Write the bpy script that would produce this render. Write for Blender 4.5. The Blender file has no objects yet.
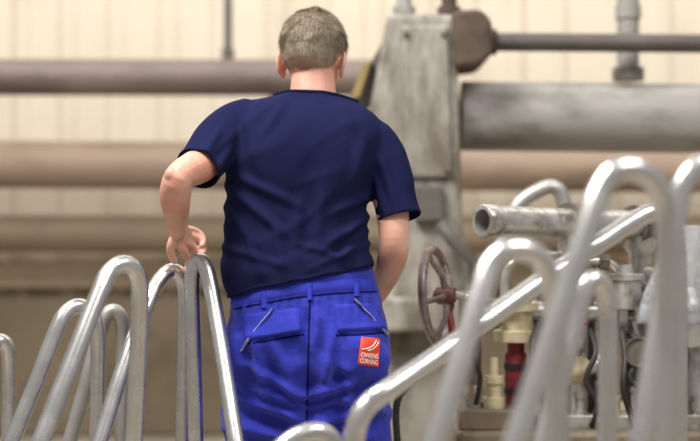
import bpy, bmesh, math, random
from mathutils import Vector, Matrix, noise
from mathutils.bvhtree import BVHTree
random.seed(7)
ZOOM = None
scene = bpy.context.scene
try:
    scene.view_settings.view_transform = 'Standard'
    scene.view_settings.look = 'None'
except Exception as e:
    print(e)
COL = scene.collection
F = 1480.0; H = 1.25
CAM = Vector((0, 0, H))
def W(px, py, d):
    return Vector(((px-350)/F*d, d, H-(py-220.5)/F*d))

# ------------------------------------------------------------------ materials
def lin(c):
    return tuple((v/255/12.92 if v/255 <= .04045 else ((v/255+.055)/1.055)**2.4) for v in c)
def mat(name, rgb, rough=.6, metal=0., var=.12, vscale=6., bump=0., bscale=200., sheen=0., stretch=(1, 1, 1), bump2=0., b2scale=12., spec=.5, rvar=0., rgb2=None, stain=None, sscale=5., trans=0., fade=None, slo=.50):
    m = bpy.data.materials.new(name); m.use_nodes = True
    nt = m.node_tree; N = nt.nodes; L = nt.links
    b = N['Principled BSDF']
    c = lin(rgb)
    tc = N.new('ShaderNodeTexCoord'); mp = N.new('ShaderNodeMapping'); mp.inputs['Scale'].default_value = stretch
    L.new(tc.outputs['Object'], mp.inputs['Vector'])
    nz = N.new('ShaderNodeTexNoise'); nz.inputs['Scale'].default_value = vscale; nz.inputs['Detail'].default_value = 5
    L.new(mp.outputs[0], nz.inputs['Vector'])
    rp = N.new('ShaderNodeValToRGB')
    rp.color_ramp.elements[0].position = .3; rp.color_ramp.elements[1].position = .7
    c2 = lin(rgb2) if rgb2 else tuple(min(1, v*(1+var)) for v in c)
    rp.color_ramp.elements[0].color = (*(tuple(v*(1-var) for v in c)), 1)
    rp.color_ramp.elements[1].color = (*c2, 1)
    L.new(nz.outputs['Fac'], rp.inputs['Fac']); out = rp.outputs['Color']
    if stain:
        n3 = N.new('ShaderNodeTexNoise'); n3.inputs['Scale'].default_value = sscale; n3.inputs['Detail'].default_value = 8; n3.inputs['Roughness'].default_value = .7
        L.new(mp.outputs[0], n3.inputs['Vector'])
        r3 = N.new('ShaderNodeValToRGB'); r3.color_ramp.elements[0].position = slo; r3.color_ramp.elements[1].position = slo+.17
        r3.color_ramp.elements[0].color = (0, 0, 0, 1); r3.color_ramp.elements[1].color = (.85, .85, .85, 1)
        L.new(n3.outputs['Fac'], r3.inputs['Fac'])
        mx = N.new('ShaderNodeMixRGB'); L.new(r3.outputs['Color'], mx.inputs['Fac']); L.new(out, mx.inputs['Color1']); mx.inputs['Color2'].default_value = (*lin(stain), 1)
        out = mx.outputs['Color']
    if fade:
        at = N.new('ShaderNodeAttribute'); at.attribute_name = 'fade'
        mx = N.new('ShaderNodeMixRGB'); L.new(at.outputs['Fac'], mx.inputs['Fac']); mx.inputs['Color1'].default_value = (*lin(fade), 1); L.new(out, mx.inputs['Color2'])
        out = mx.outputs['Color']
    L.new(out, b.inputs['Base Color'])
    b.inputs['Roughness'].default_value = rough; b.inputs['Metallic'].default_value = metal
    b.inputs['Specular IOR Level'].default_value = spec
    if trans: b.inputs['Transmission Weight'].default_value = trans; b.inputs['IOR'].default_value = 1.15
    if sheen:
        b.inputs['Sheen Weight'].default_value = sheen; b.inputs['Sheen Roughness'].default_value = .5
    if rvar:
        mr = N.new('ShaderNodeMapRange'); mr.inputs['To Min'].default_value = rough-rvar; mr.inputs['To Max'].default_value = rough+rvar
        L.new(nz.outputs['Fac'], mr.inputs['Value']); L.new(mr.outputs[0], b.inputs['Roughness'])
    last = None
    for st, sc in ((bump2, b2scale), (bump, bscale)):
        if st:
            n2 = N.new('ShaderNodeTexNoise'); n2.inputs['Scale'].default_value = sc; n2.inputs['Detail'].default_value = 3
            L.new(tc.outputs['Object'], n2.inputs['Vector'])
            bp = N.new('ShaderNodeBump'); bp.inputs['Strength'].default_value = st; bp.inputs['Distance'].default_value = .01 if sc < 50 else .002
            L.new(n2.outputs['Fac'], bp.inputs['Height'])
            if last: L.new(last.outputs[0], bp.inputs['Normal'])
            last = bp
    if last: L.new(last.outputs[0], b.inputs['Normal'])
    return m

M = dict(
    skin=mat('skin', (212, 156, 134), .5, var=.10, vscale=9, bump=.15, bscale=300, rgb2=(228, 178, 156), stain=(210, 142, 122), sscale=7, slo=.48),
    hair=mat('hair', (148, 132, 113), .65, var=.14, vscale=45, rgb2=(184, 169, 148), spec=.3, fade=(178, 141, 120)),
    eye=mat('eye', (235, 232, 228), .2, var=.02),
    shirt=mat('navy_cotton', (28, 31, 64), .95, var=.08, vscale=5, bump=.2, bscale=500, spec=.06),
    shirt_rib=mat('navy_rib', (23, 25, 55), .95, var=.08, bump=.3, bscale=400, spec=.06),
    trous=mat('royal_twill', (46, 53, 162), .85, var=.14, vscale=7, bump=.25, bscale=600, sheen=.12, spec=.2, bump2=.8, b2scale=22),
    trous2=mat('royal_twill_trim', (50, 57, 168), .85, var=.08, vscale=9, bump=.25, bscale=600, spec=.2, bump2=.3, b2scale=40),
    seam_and_shade=mat('dark_seam_and_shade', (18, 20, 88), .9, var=.1, spec=.1),  # for real seams and for the shadow painted under the pocket flaps
    zip=mat('grey_trim', (140, 144, 176), .6, var=.12, vscale=60),
    red=mat('red_patch', (222, 66, 44), .6, var=.06),
    white=mat('white_thread', (244, 238, 232), .7, var=.03),
    shoe=mat('shoe_leather', (30, 28, 27), .5, var=.2, bump=.2),
    tube=mat('brushed_tube', (206, 205, 204), .27, .93, var=.08, vscale=18, bump=.08, bscale=160, rvar=.05),
    tube_near=mat('pale_brushed_tube', (216, 213, 211), .26, .9, var=.05, vscale=18, bump=.04, bscale=160, rvar=.05),
    tube_far=mat('dull_tube', (176, 174, 170), .40, .7, var=.15, vscale=14, rvar=.08),
    steel=mat('machined_steel', (198, 196, 191), .30, .65, var=.16, vscale=16, rvar=.08, stain=(118, 105, 88), sscale=14, slo=.48),
    dsteel=mat('oily_steel', (106, 99, 90), .5, .4, var=.3, vscale=14, stain=(54, 47, 40), sscale=18),
    frame=mat('machine_paint', (128, 114, 95), .6, .1, var=.3, vscale=6, stain=(70, 58, 47), sscale=9),
    cream=mat('cream_paint', (208, 195, 160), .5, var=.12, vscale=12, stain=(140, 118, 84), sscale=20),
    dred=mat('dark_red_paint', (118, 32, 32), .4, var=.25, vscale=20),
    hub=mat('dull_red_paint', (100, 50, 48), .5, var=.3, vscale=20, stain=(70, 60, 56), sscale=20),
    wheel=mat('worn_dark_red_steel', (98, 74, 72), .38, .45, var=.3, vscale=20, rgb2=(168, 156, 154), stain=(104, 46, 46), sscale=16, slo=.52),
    black=mat('black_rubber', (40, 37, 36), .55, var=.2),
    column=mat('grey_cast_paint', (152, 145, 134), .7, .0, var=.18, vscale=3.5, bump2=.45, b2scale=9, rgb2=(180, 174, 163), stain=(94, 83, 70), sscale=4.5, stretch=(1.4, 1, .5), slo=.44),
    coldark=mat('dark_grey_paint', (94, 89, 84), .6, var=.2, stain=(66, 56, 47)),
    rust=mat('rusty_iron', (82, 68, 57), .85, var=.4, vscale=12, bump2=.6, b2scale=20),
    pipe1=mat('brown_grey_pipe', (114, 99, 94), .55, .0, var=.16, vscale=4, stain=(84, 71, 66), stretch=(.3, 1, 1)),
    pipe2=mat('tan_pipe', (150, 129, 111), .65, .0, var=.12, vscale=4, stain=(118, 99, 83), stretch=(.3, 1, 1)),
    shade_pipe=mat('shaded_band_pipe', (130, 114, 94), .8, .0, var=.15, vscale=4, stain=(106, 90, 72), stretch=(.3, 1, 1)),  # umber carries the shaded band on the wall; the pipe shape is added
    bigpipe=mat('grey_lagged_pipe', (156, 152, 146), .5, .05, var=.14, vscale=4, stain=(108, 100, 91), sscale=5, stretch=(.5, 1, 1), slo=.47),
    bar=mat('dark_bar', (94, 86, 82), .5, .3, var=.2, vscale=6),
    guard=mat('clear_plastic_sheet', (236, 238, 242), .14, .0, var=.03, vscale=6, trans=.78),
    yellow=mat('ochre_paint', (150, 128, 78), .6, var=.25, vscale=10),
    wall=mat('cream_cladding', (211, 199, 180), .75, var=.05, vscale=.7, stain=(192, 177, 155), sscale=.8),
    wall_shade=mat('shaded_cladding', (174, 157, 132), .75, var=.10, vscale=1.0, stain=(148, 131, 107), sscale=1.2),  # shade on the middle of the wall put into the colour
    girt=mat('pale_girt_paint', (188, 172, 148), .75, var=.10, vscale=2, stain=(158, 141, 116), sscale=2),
    wall_low_shade=mat('shaded_lower_wall', (122, 108, 87), .8, var=.2, vscale=1.6, stain=(96, 82, 64), sscale=2),  # shadow over the lower wall painted as brown
    floor=mat('concrete_floor', (160, 150, 134), .6, var=.18, vscale=1.8, bump=.2, bscale=60),
)

# ------------------------------------------------------------------ geometry helpers
ORG = {}
class MB:
    def __init__(s): s.v = []; s.f = []
    def loft(s, rings, cap=True):
        n = len(rings[0]); b0 = len(s.v)
        for r in rings: s.v.extend([tuple(p) for p in r])
        for i in range(len(rings)-1):
            for j in range(n):
                a = b0+i*n+j; b = b0+i*n+(j+1) % n
                s.f.append((a, b, b+n, a+n))
        if cap:
            for i in (0, len(rings)-1):
                c = len(s.v); q = Vector((0, 0, 0))
                for p in rings[i]: q += Vector(p)
                s.v.append(tuple(q/n))
                for j in range(n):
                    s.f.append((b0+i*n+j, b0+i*n+(j+1) % n, c))
        return s
    def sweep(s, pts, rad, n=18, cap=True, flat=None, roundcap=False):
        pts = [Vector(p) for p in pts]
        if not hasattr(rad, '__len__'): rad = [rad]*len(pts)
        rad = list(rad)
        if roundcap:
            d0 = (pts[0]-pts[1]).normalized(); d1 = (pts[-1]-pts[-2]).normalized()
            pre = [(pts[0]+d0*rad[0]*math.sin(a), rad[0]*max(.05, math.cos(a))) for a in (1.5, 1.1, .7, .35)]
            post = [(pts[-1]+d1*rad[-1]*math.sin(a), rad[-1]*max(.05, math.cos(a))) for a in (.35, .7, 1.1, 1.5)]
            pts = [p for p, _ in pre]+pts+[p for p, _ in post]
            rad = [r for _, r in pre]+rad+[r for _, r in post]
        T = []
        for i in range(len(pts)):
            a = pts[max(0, i-1)]; b = pts[min(len(pts)-1, i+1)]
            T.append((b-a).normalized())
        u = T[0].orthogonal().normalized()
        if flat is not None:
            u = (Vector(flat[0])-T[0]*T[0].dot(Vector(flat[0]))).normalized()
        rings = []
        for i, p in enumerate(pts):
            u = (u-T[i]*T[i].dot(u)).normalized(); w = T[i].cross(u)
            k = flat[1] if flat is not None else 1
            rings.append([p+u*rad[i]*math.cos(t)+w*rad[i]*k*math.sin(t) for t in [2*math.pi*j/n for j in range(n)]])
        return s.loft(rings, cap)
    def lathe(s, base, axis, prof, n=28, cap=True):
        base = Vector(base); axis = Vector(axis).normalized()
        u = axis.orthogonal().normalized(); w = axis.cross(u)
        return s.loft([[base+axis*t+(u*math.cos(a)+w*math.sin(a))*r for a in [2*math.pi*j/n for j in range(n)]] for t, r in prof], cap)
    def ell(s, c, r, rot=None, n=24, m=14):
        c = Vector(c); rings = []
        for i in range(m+1):
            th = math.pi*(i+.02)/(m+.04)
            ring = []
            for j in range(n):
                a = 2*math.pi*j/n
                q = Vector((r[0]*math.sin(th)*math.cos(a), r[1]*math.sin(th)*math.sin(a), r[2]*math.cos(th)))
                if rot is not None: q = rot @ q
                ring.append(c+q)
            rings.append(ring)
        return s.loft(rings)
    def box(s, lo, hi):
        b = len(s.v)
        for z in (lo[2], hi[2]):
            for x, y in ((lo[0], lo[1]), (hi[0], lo[1]), (hi[0], hi[1]), (lo[0], hi[1])): s.v.append((x, y, z))
        for f in ((3, 2, 1, 0), (4, 5, 6, 7), (0, 1, 5, 4), (1, 2, 6, 5), (2, 3, 7, 6), (3, 0, 4, 7)): s.f.append(tuple(b+i for i in f))
        return s
    def prism(s, poly, y0, y1):
        b = len(s.v); n = len(poly)
        for y in (y0, y1):
            for x, z in poly: s.v.append((x, y, z))
        s.f.append(tuple(range(b, b+n))); s.f.append(tuple(range(b+2*n-1, b+n-1, -1)))
        for i in range(n): s.f.append((b+i, b+(i+1) % n, b+n+(i+1) % n, b+n+i))
        return s
    def xf(s, mtx, start=0):
        for i in range(start, len(s.v)): s.v[i] = tuple(mtx @ Vector(s.v[i]))
        return s
    def mesh(s, name):
        me = bpy.data.meshes.new(name); me.from_pydata(s.v, [], s.f); me.update()
        bm = bmesh.new(); bm.from_mesh(me); bmesh.ops.recalc_face_normals(bm, faces=bm.faces); bm.to_mesh(me); bm.free()
        return me
    def build(s, name, m, parent=None, smooth=True, bevel=0, **props):
        return link(s.mesh(name), name, m, parent, smooth, bevel, **props)

def link(me, name, m, parent=None, smooth=True, bevel=0, **props):
    me.name = name
    o = bpy.data.objects.new(name, me)
    xs = [v.co for v in me.vertices]
    if parent is None:
        lo = Vector((min(v.x for v in xs), min(v.y for v in xs), min(v.z for v in xs))); hi = Vector((max(v.x for v in xs), max(v.y for v in xs), 0))
        org = Vector(((lo.x+hi.x)/2, (lo.y+hi.y)/2, lo.z)); o.location = org
    else:
        org = ORG[parent.name]; o.parent = parent
    me.transform(Matrix.Translation(-org))
    COL.objects.link(o); ORG[o.name] = org.copy()
    me.materials.clear()
    for q in (m if isinstance(m, list) else [m]): me.materials.append(q)
    if smooth:
        for p in me.polygons: p.use_smooth = True
        if smooth != 'all':
            try: me.set_sharp_from_angle(angle=math.radians(42))
            except Exception: pass
    if bevel:
        md = o.modifiers.new('bevel', 'BEVEL'); md.width = bevel; md.segments = 2; md.limit_method = 'ANGLE'
    for k, v in props.items(): o[k] = v
    return o
def thing(name, loc, label, category, group=None):
    o = bpy.data.objects.new(name, None); COL.objects.link(o); o.location = loc; ORG[o.name] = Vector(loc)
    o.empty_display_size = .1
    o['label'] = label; o['category'] = category
    if group: o['group'] = group
    return o
def tag(o, label, category, group=None):
    o['label'] = label; o['category'] = category
    if group: o['group'] = group
    return o
def catmull(pts, k=6):
    P = [tuple(p) for p in pts]; out = []
    for i in range(len(P)-1):
        p0 = P[max(0, i-1)]; p1 = P[i]; p2 = P[i+1]; p3 = P[min(len(P)-1, i+2)]
        for j in range(k):
            t = j/k
            out.append(tuple(.5*((2*b)+(-a+c)*t+(2*a-5*b+4*c-d)*t*t+(-a+3*b-3*c+d)*t**3) for a, b, c, d in zip(p0, p1, p2, p3)))
    out.append(P[-1]); return out
def limb(acc, pts, n=20, k=5, roundcap=True, flat=None):
    """pts: (px, py, depth, radius)"""
    c = catmull(pts, k)
    acc.sweep([W(a, b, d) for a, b, d, r in c], [r for *_, r in c], n=n, roundcap=roundcap, flat=flat)
def remesh(acc, voxel, it):
    me = acc.mesh('tmp'); o = bpy.data.objects.new('tmp', me); COL.objects.link(o)
    r = o.modifiers.new('r', 'REMESH'); r.mode = 'VOXEL'; r.voxel_size = voxel
    s = o.modifiers.new('s', 'SMOOTH'); s.factor = .5; s.iterations = it
    dg = bpy.context.evaluated_depsgraph_get(); dg.update()
    out = bpy.data.meshes.new_from_object(o.evaluated_get(dg))
    bpy.data.objects.remove(o); bpy.data.meshes.remove(me)
    return out
def oval_rings(tab, off=0, n=40, ex=2.4):
    rings = []
    for py, l, r, hd, d in catmull(tab, 4):
        a = W(l, py, d); b = W(r, py, d); c = (a+b)/2; rx = (b.x-a.x)/2-off; ry = hd-off
        ring = []
        for j in range(n):
            t = 2*math.pi*j/n; ct, st = math.cos(t), math.sin(t)
            ring.append(c+Vector((rx*math.copysign(abs(ct)**(2/ex), ct), ry*math.copysign(abs(st)**(2/ex), st), 0)))
        rings.append(ring)
    return rings

# ------------------------------------------------------------------ setting
mb = MB(); mb.box((-9, -4, -.1), (9, 9, 0)); mb.build('floor', M['floor'], smooth=False, kind='structure')
WY = 8.7
def cladding(name, z0, z1, m, y):
    mb = MB(); x = -8.0; prof = []
    random.seed(3)
    while x < 8:
        dd = random.uniform(.018, .030); w_ = random.uniform(.24, .32)
        prof += [(x, 0), (x+w_*.5, 0), (x+w_*.66, -dd), (x+w_*.86, -dd)]; x += w_
    b = len(prof)
    for z in (z0, z1):
        for px, dy in prof: mb.v.append((px, y+dy, z))
    for i in range(b-1): mb.f.append((i, i+1, b+i+1, b+i))
    return mb.build(name, m, smooth=False, kind='structure')
cladding('wall_back', 1.28, 5.2, M['wall'], WY)
cladding('wall_back_middle', .8, 1.28, M['wall_shade'], WY)  # wall stretch in shade, darkened by its colour
mb = MB(); mb.box((-8, WY-.12, 0), (8, WY+.1, .8)); mb.build('wall_lower_shaded', M['wall_low_shade'], bevel=.02, kind='structure')  # box added for the shadowed lower part of the wall
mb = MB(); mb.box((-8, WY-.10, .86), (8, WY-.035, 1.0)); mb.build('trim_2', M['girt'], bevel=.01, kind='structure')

# ------------------------------------------------------------------ pipes on the wall
def pipe_thing(name, a, b, r, m, label, cat, flanges=(), brackets=(), group=None, bm=None):
    base = (a+b)/2
    t = thing(name, (base.x, base.y, min(a.z, b.z)-r), label, cat, group)
    mb = MB(); ax = (b-a); L = ax.length
    mb.lathe(a, ax, [(0, r), (L, r)], n=32); mb.build('pipe_run', m, t)
    for f in flanges:
        p = a+ax*f; mb = MB(); mb.lathe(p-ax.normalized()*.03, ax, [(0, r), (0, r*1.22), (.06, r*1.22), (.06, r)], n=32); mb.build('flange', bm or m, t)
    for f in brackets:
        p = a+ax*f
        mb = MB(); mb.box((p.x-.03, p.y-.02, p.z-r-.05), (p.x+.03, WY-.036, p.z-r+.01)); mb.build('wall_bracket', M['coldark'], t, bevel=.006)
    return t
pipe_thing('wall_pipe', W(-700, 76, 7.7), W(384, 78, 7.7), .095, M['pipe1'], 'brown-grey horizontal pipe, uppermost pipe behind the man on the left', 'pipe', flanges=(.2,), brackets=(.1, .9))
pipe_thing('wall_pipe', W(-700, 160, 8.2), W(1150, 172, 8.2), .132, M['pipe2'], 'long tan pipe crossing the wall behind the man, below the uppermost brown-grey one', 'pipe', flanges=(.1, .9), brackets=(.08, .52, .8))
pipe_thing('wall_pipe', W(-700, 232, 8.3), W(1150, 236, 8.3), .105, M['shade_pipe'], 'umber pipe shape added for the shaded band along the wall at the height of the hoop tops', 'pipe', flanges=(.15,), brackets=(.1, .52, .85))  # pipe shape added to carry the shaded band across the wall
a = W(228, 70, 7.75); mb = MB(); mb.lathe(a+Vector((0, 0, .06)), (0, 0, 1), [(0, .034), (.05, .034), (.05, .022), (1.8, .022)]); tag(mb.build('drop_pipe', M['coldark']), 'thin dark vertical pipe rising from the brown-grey pipe left of the head', 'pipe')
# big grey pipe on the right
pipe_thing('lagged_pipe', W(461, 116, 5.75), W(1000, 122, 5.75), .135, M['bigpipe'], 'thick light-grey pipe running right from the grey column', 'pipe', flanges=(.75,))
a = W(628, 80.5, 5.75); mb = MB(); mb.lathe(a, (0, 0, 1), [(0, .062), (.05, .062), (.05, .043), (.24, .043), (.24, .05), (.29, .05), (.29, .043), (1.6, .043)]); tag(mb.build('riser_pipe', M['bigpipe']), 'grey vertical pipe standing on the thick light-grey pipe', 'pipe')
a = W(497, 42, 5.6); b = W(1000, 46, 5.6); mb = MB(); mb.lathe(a, b-a, [(0, .035), ((b-a).length, .035)]); tag(mb.build('steel_rod', M['bar']), 'slim dark rod above the thick light-grey pipe, set in the rusty bracket', 'rod')

# ------------------------------------------------------------------ grey column
cd = 5.5
def xz(px, py, d=cd): p = W(px, py, d); return (p.x, p.z)
cb = W(425, 220, cd+.2)
colm = thing('machine_column', (cb.x, cb.y, 0), 'grey cast machine column with tapered top standing right behind the man', 'column')
bz = lambda px: (W(px, 0, cd).x, 0.0)
mb = MB(); mb.prism([xz(388, 13), xz(456, 14), xz(460, 120), xz(463, 230), xz(478, 300), bz(486), bz(366), xz(384, 300), xz(381, 150), xz(369, 110)], cd, cd+.45)
mb.build('housing', M['column'], colm, bevel=.02, smooth=False)
mb = MB(); mb.prism([xz(402, 26), xz(448, 26), xz(452, 178), xz(405, 178)], cd-.02, cd+.02); mb.build('face_plate', M['column'], colm, bevel=.01, smooth=False)
mb = MB(); mb.prism([xz(414, 187), xz(442, 186), xz(443, 221), xz(415, 222)], cd-.05, cd+.02); mb.build('cover_plate', M['coldark'], colm, bevel=.008, smooth=False, label='dark square cover plate')
mb = MB(); mb.prism([xz(384, 36), xz(390, 70), xz(366, 108), xz(346, 108), xz(350, 92), xz(366, 68)], cd+.1, cd+.3); mb.build('side_brace', M['coldark'], colm, bevel=.01, smooth=False, label='dark slanted brace')
mb = MB(); mb.prism([xz(362, 62), xz(372, 58), xz(360, 96), xz(351, 98)], cd+.05, cd+.1); mb.build('ochre_strip', M['yellow'], colm, bevel=.004, smooth=False)
for px in (404, 449):
    a = W(px, 15, cd+.2); mb = MB(); mb.lathe(a, (0, 0, 1), [(0, .045), (.03, .045), (.03, .03), (.5, .03)]); mb.build('tie_rod', M['rust' if px > 420 else 'steel'], colm)
mb = MB(); mb.prism([xz(452, 12), xz(480, 11), xz(491, 22), xz(491, 56), xz(480, 67), xz(453, 69)], cd-.06, cd+.28); mb.build('rusty_bracket', M['rust'], colm, bevel=.02, smooth=False, label='rusty brown bracket')
mb = MB(); mb.lathe(W(484, 42, 5.6), (1, 0, 0), [(0, .05), (.045, .05), (.045, .042), (.049, .042)], n=24); mb.build('rod_collar', M['rust'], colm)
for px, py in ((406, 34), (444, 34), (408, 170), (448, 170)):
    a = W(px, py, cd-.02); mb = MB(); mb.lathe(a, (0, -1, 0), [(0, .012), (.012, .012), (.014, .008)], n=6); mb.build('bolt', M['dsteel'], colm)
mb = MB(); mb.box((W(372, 0, cd).x, cd-.12, W(0, 330, cd).z), (W(492, 0, cd).x, cd+.5, W(0, 296, cd).z)); mb.build('ledge', M['column'], colm, bevel=.015, smooth=False)
mb = MB(); mb.sweep([W(440, 222, cd-.1), W(452, 240, cd-.1), W(474, 262, cd-.1), W(478, 300, cd-.06)], .024, n=14); mb.build('cable', M['coldark'], colm, smooth='all')

# ------------------------------------------------------------------ bent tubes
RT = .0195
def hoop(pts, label, m='tube', r=RT, k=7, name='tube_hoop', group=None, ends=(True, True)):
    P = [W(*p) for p in pts]
    def ext(p, q):
        d = (p-q).normalized()
        if d.z > -.2: d = Vector((0, 0, -1))
        return p+d*(p.z/-d.z)
    c = [Vector(x) for x in catmull(P, k)]
    if ends[0]: c = [ext(P[0], P[1])]+c
    if ends[1]: c = c+[ext(P[-1], P[-2])]
    mb = MB(); mb.sweep(c, r, n=22)
    return tag(mb.build(name, M[m], smooth='all'), label, 'metal hoop', group)
# left of the man
hoop([(-30, 400, 3.9), (-14, 360, 3.92), (-5, 344, 3.93), (2, 341, 3.94), (8, 350, 3.95), (9, 380, 3.96), (9, 441, 3.96)], 'silver tube hoop cut by the left edge of the photo')
hoop([(12, 441, 3.52), (35, 385, 3.56), (56, 331, 3.60), (66, 313, 3.62), (79, 306, 3.64), (92, 314, 3.66), (98, 335, 3.67), (98, 380, 3.68), (97, 441, 3.68)], 'silver tube hoop with a slanted leg, left of the tallest left hoop')
hoop([(41, 441, 3.0), (74, 357, 3.08), (99, 294, 3.15), (109, 273, 3.18), (123, 264, 3.2), (136, 271, 3.22), (140, 294, 3.24), (138, 350, 3.26), (134, 441, 3.28)], 'tallest and foremost silver tube hoop on the left')
hoop([(70, 441, 3.86), (86, 385, 3.87), (99, 336, 3.88), (105, 318, 3.885), (113, 311, 3.89), (121, 319, 3.895), (123, 350, 3.90), (122, 441, 3.90)], 'low narrow tube hoop seen through the tallest left hoop', m='tube_far')
hoop([(100, 441, 3.5), (126, 360, 3.58), (148, 304, 3.66), (158, 283, 3.70), (170, 271, 3.725), (180, 275, 3.735), (185, 292, 3.745), (185, 340, 3.75), (183, 441, 3.75)], 'silver tube hoop under the hand of the man')
hoop([(196, 441, 3.655), (194, 360, 3.655), (192, 294, 3.655), (193, 270, 3.655), (199, 260, 3.65), (206, 269, 3.63), (212, 294, 3.60), (221, 345, 3.53), (236, 441, 3.40)], 'narrow tube hoop leaning against the blue trousers beside the hand')
hoop([(270, 460, 2.75), (287, 444, 2.76), (302, 435, 2.77), (318, 432, 2.78), (331, 440, 2.79), (337, 460, 2.8)], 'low tube hoop at the bottom edge, only its top showing in front of the trousers')
# right of the man
hoop([(353, 470, 2.62), (354, 440, 2.62), (359, 419, 2.62), (370, 403, 2.63), (388, 390, 2.64), (440, 354, 2.72), (500, 311, 2.80), (545, 279, 2.86), (600, 243, 2.94), (632, 222, 2.99), (652, 213, 3.01), (668, 218, 3.03), (676, 240, 3.04), (678, 320, 3.05), (678, 441, 3.05)], 'long silver handrail tube rising diagonally right of the blue trousers', name='bent_handrail', m='tube_near')
RN = .0176
hoop([(436, 441, 2.12), (460, 362, 2.16), (480, 295, 2.2), (490, 267, 2.22), (507, 251, 2.23), (529, 252, 2.24), (545, 266, 2.25), (553, 296, 2.26), (557, 360, 2.27), (558, 441, 2.27)], 'blurred foreground tube hoop standing before the diagonal handrail', m='tube_near', r=RN)
hoop([(516, 441, 2.0), (552, 335, 2.04), (588, 228, 2.08), (600, 192, 2.1), (617, 171, 2.11), (641, 172, 2.12), (659, 190, 2.13), (667, 225, 2.14), (668, 330, 2.15), (667, 441, 2.15)], 'tallest blurred foreground hoop on the right', m='tube_near', r=RN)
hoop([(640, 441, 2.25), (658, 330, 2.29), (676, 215, 2.33), (684, 183, 2.34), (700, 165, 2.35), (722, 165, 2.36), (738, 185, 2.37), (744, 220, 2.38), (744, 441, 2.38)], 'blurred hoop cut by the right edge of the photo', m='tube_near', r=RN)
hoop([(536, 470, 2.5), (556, 398, 2.53), (576, 320, 2.56), (584, 292, 2.57), (594, 280, 2.58), (604, 290, 2.59), (608, 325, 2.6), (607, 441, 2.6)], 'low blurred tube hoop framed by the tallest right foreground hoop', m='tube_near', r=RN)
hoop([(498, 262, 4.95), (510, 222, 4.95), (521, 202, 4.95), (540, 190, 4.95), (553, 187, 4.95), (562, 196, 4.95), (565, 220, 4.95), (566, 320, 4.95)], 'small dull tube hoop above the hollow machine pipe', m='tube_far', r=.025)

# ------------------------------------------------------------------ valve machine
mc = W(575, 300, 4.3)
mach = thing('valve_machine', (mc.x, mc.y, 0), 'steel valve machine with hand wheel and hollow pipe, right of the man', 'machine')
BT_Y = 432
lo = W(456, BT_Y, 4.05); hi = W(720, BT_Y, 4.05)
mb = MB(); mb.box((lo.x, 4.05, 0), (hi.x+.3, 4.75, lo.z)); mb.build('base_cabinet', M['frame'], mach, bevel=.015)
# hollow pipe
a = W(482, 221, 3.98); b = W(660, 226, 4.35); mb = MB()
mb.lathe(a, b-a, [(.0, .032), (.0, .042), (.004, .0455), (.045, .0455), (.05, .042), (.055, .042), ((b-a).length, .042), ((b-a).length, .032), (0.0, .032)], n=36, cap=False)
mb.build('hollow_pipe', M['steel'], mach)
for px, py, dd in ((575, 224, 4.17), (640, 226, 4.31)):
    a = W(px, py, dd); mb = MB(); mb.lathe((a.x, a.y, .5), (0, 0, 1), [(0, .035), (a.z-.5-.08, .035), (a.z-.5-.06, .05), (a.z-.5-.03, .05)]); mb.build('pedestal', M['steel'], mach)
    mb = MB(); ax = (W(660, 226, 4.35)-W(482, 221, 3.98)).normalized(); mb.lathe(a-ax*.03, ax, [(0, .043), (0, .06), (.06, .06), (.06, .043)], n=32); mb.build('clamp_ring', M['dsteel'], mach)
# hand wheel
wc = W(436, 296, 4.08); ax = Vector((.94, -.33, .08)).normalized(); u = Vector((0, 0, 1)); u = (u-ax*ax.dot(u)).normalized(); v = ax.cross(u)
RW = .128
mb = MB(); n = 48
mb.loft([[wc+(u*math.cos(t)+v*math.sin(t))*(RW+.0125*math.cos(q))+ax*.0125*math.sin(q) for q in [2*math.pi*i/14 for i in range(14)]] for t in [2*math.pi*j/n for j in range(n+1)]], cap=False)
whl = mb.build('hand_wheel', M['wheel'], mach, smooth='all')
for k in range(5):
    t = 2*math.pi*k/5+.4; d = u*math.cos(t)+v*math.sin(t)
    mb = MB(); mb.sweep([wc+ax*.03+d*.02, wc+ax*.028+d*.06, wc+ax*.01+d*.1, wc+d*RW], [.010, .009, .008, .009], n=12); mb.build('spoke', M['wheel'], whl)
mb = MB(); mb.lathe(wc+ax*-.005, ax, [(0, .014), (.01, .024), (.05, .026), (.06, .02)], n=24); mb.build('hub', M['hub'], whl)
a = wc+ax*.05; b = W(505, 306, 4.2); mb = MB(); mb.lathe(a, b-a, [(0, .011), (.05, .011), (.05, .02), (.08, .02), (.08, .013), ((b-a).length, .013)]); mb.build('spindle', M['steel'], mach)
a = W(447, 306, 4.1); mb = MB(); mb.sweep([a, a+Vector((.01, -.02, -.05)), a+Vector((.02, -.03, -.1))], [.012, .010, .013], n=14, roundcap=True); mb.build('lever', M['dred'], mach, label='small dark red lever')
# bearing housing behind the wheel
zz0 = lo.z
p = W(470, 308, 4.3); mb = MB(); mb.box((p.x-.03, 4.26, zz0), (p.x+.03, 4.36, p.z-.02)); mb.build('bearing_post', M['frame'], mach, bevel=.008)
mb = MB(); mb.lathe(p-Vector((.035, .05, 0)), (1, 0, 0), [(0, .03), (0, .052), (.07, .052), (.07, .03)], n=28); mb.build('bearing_housing', M['frame'], mach)
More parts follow.
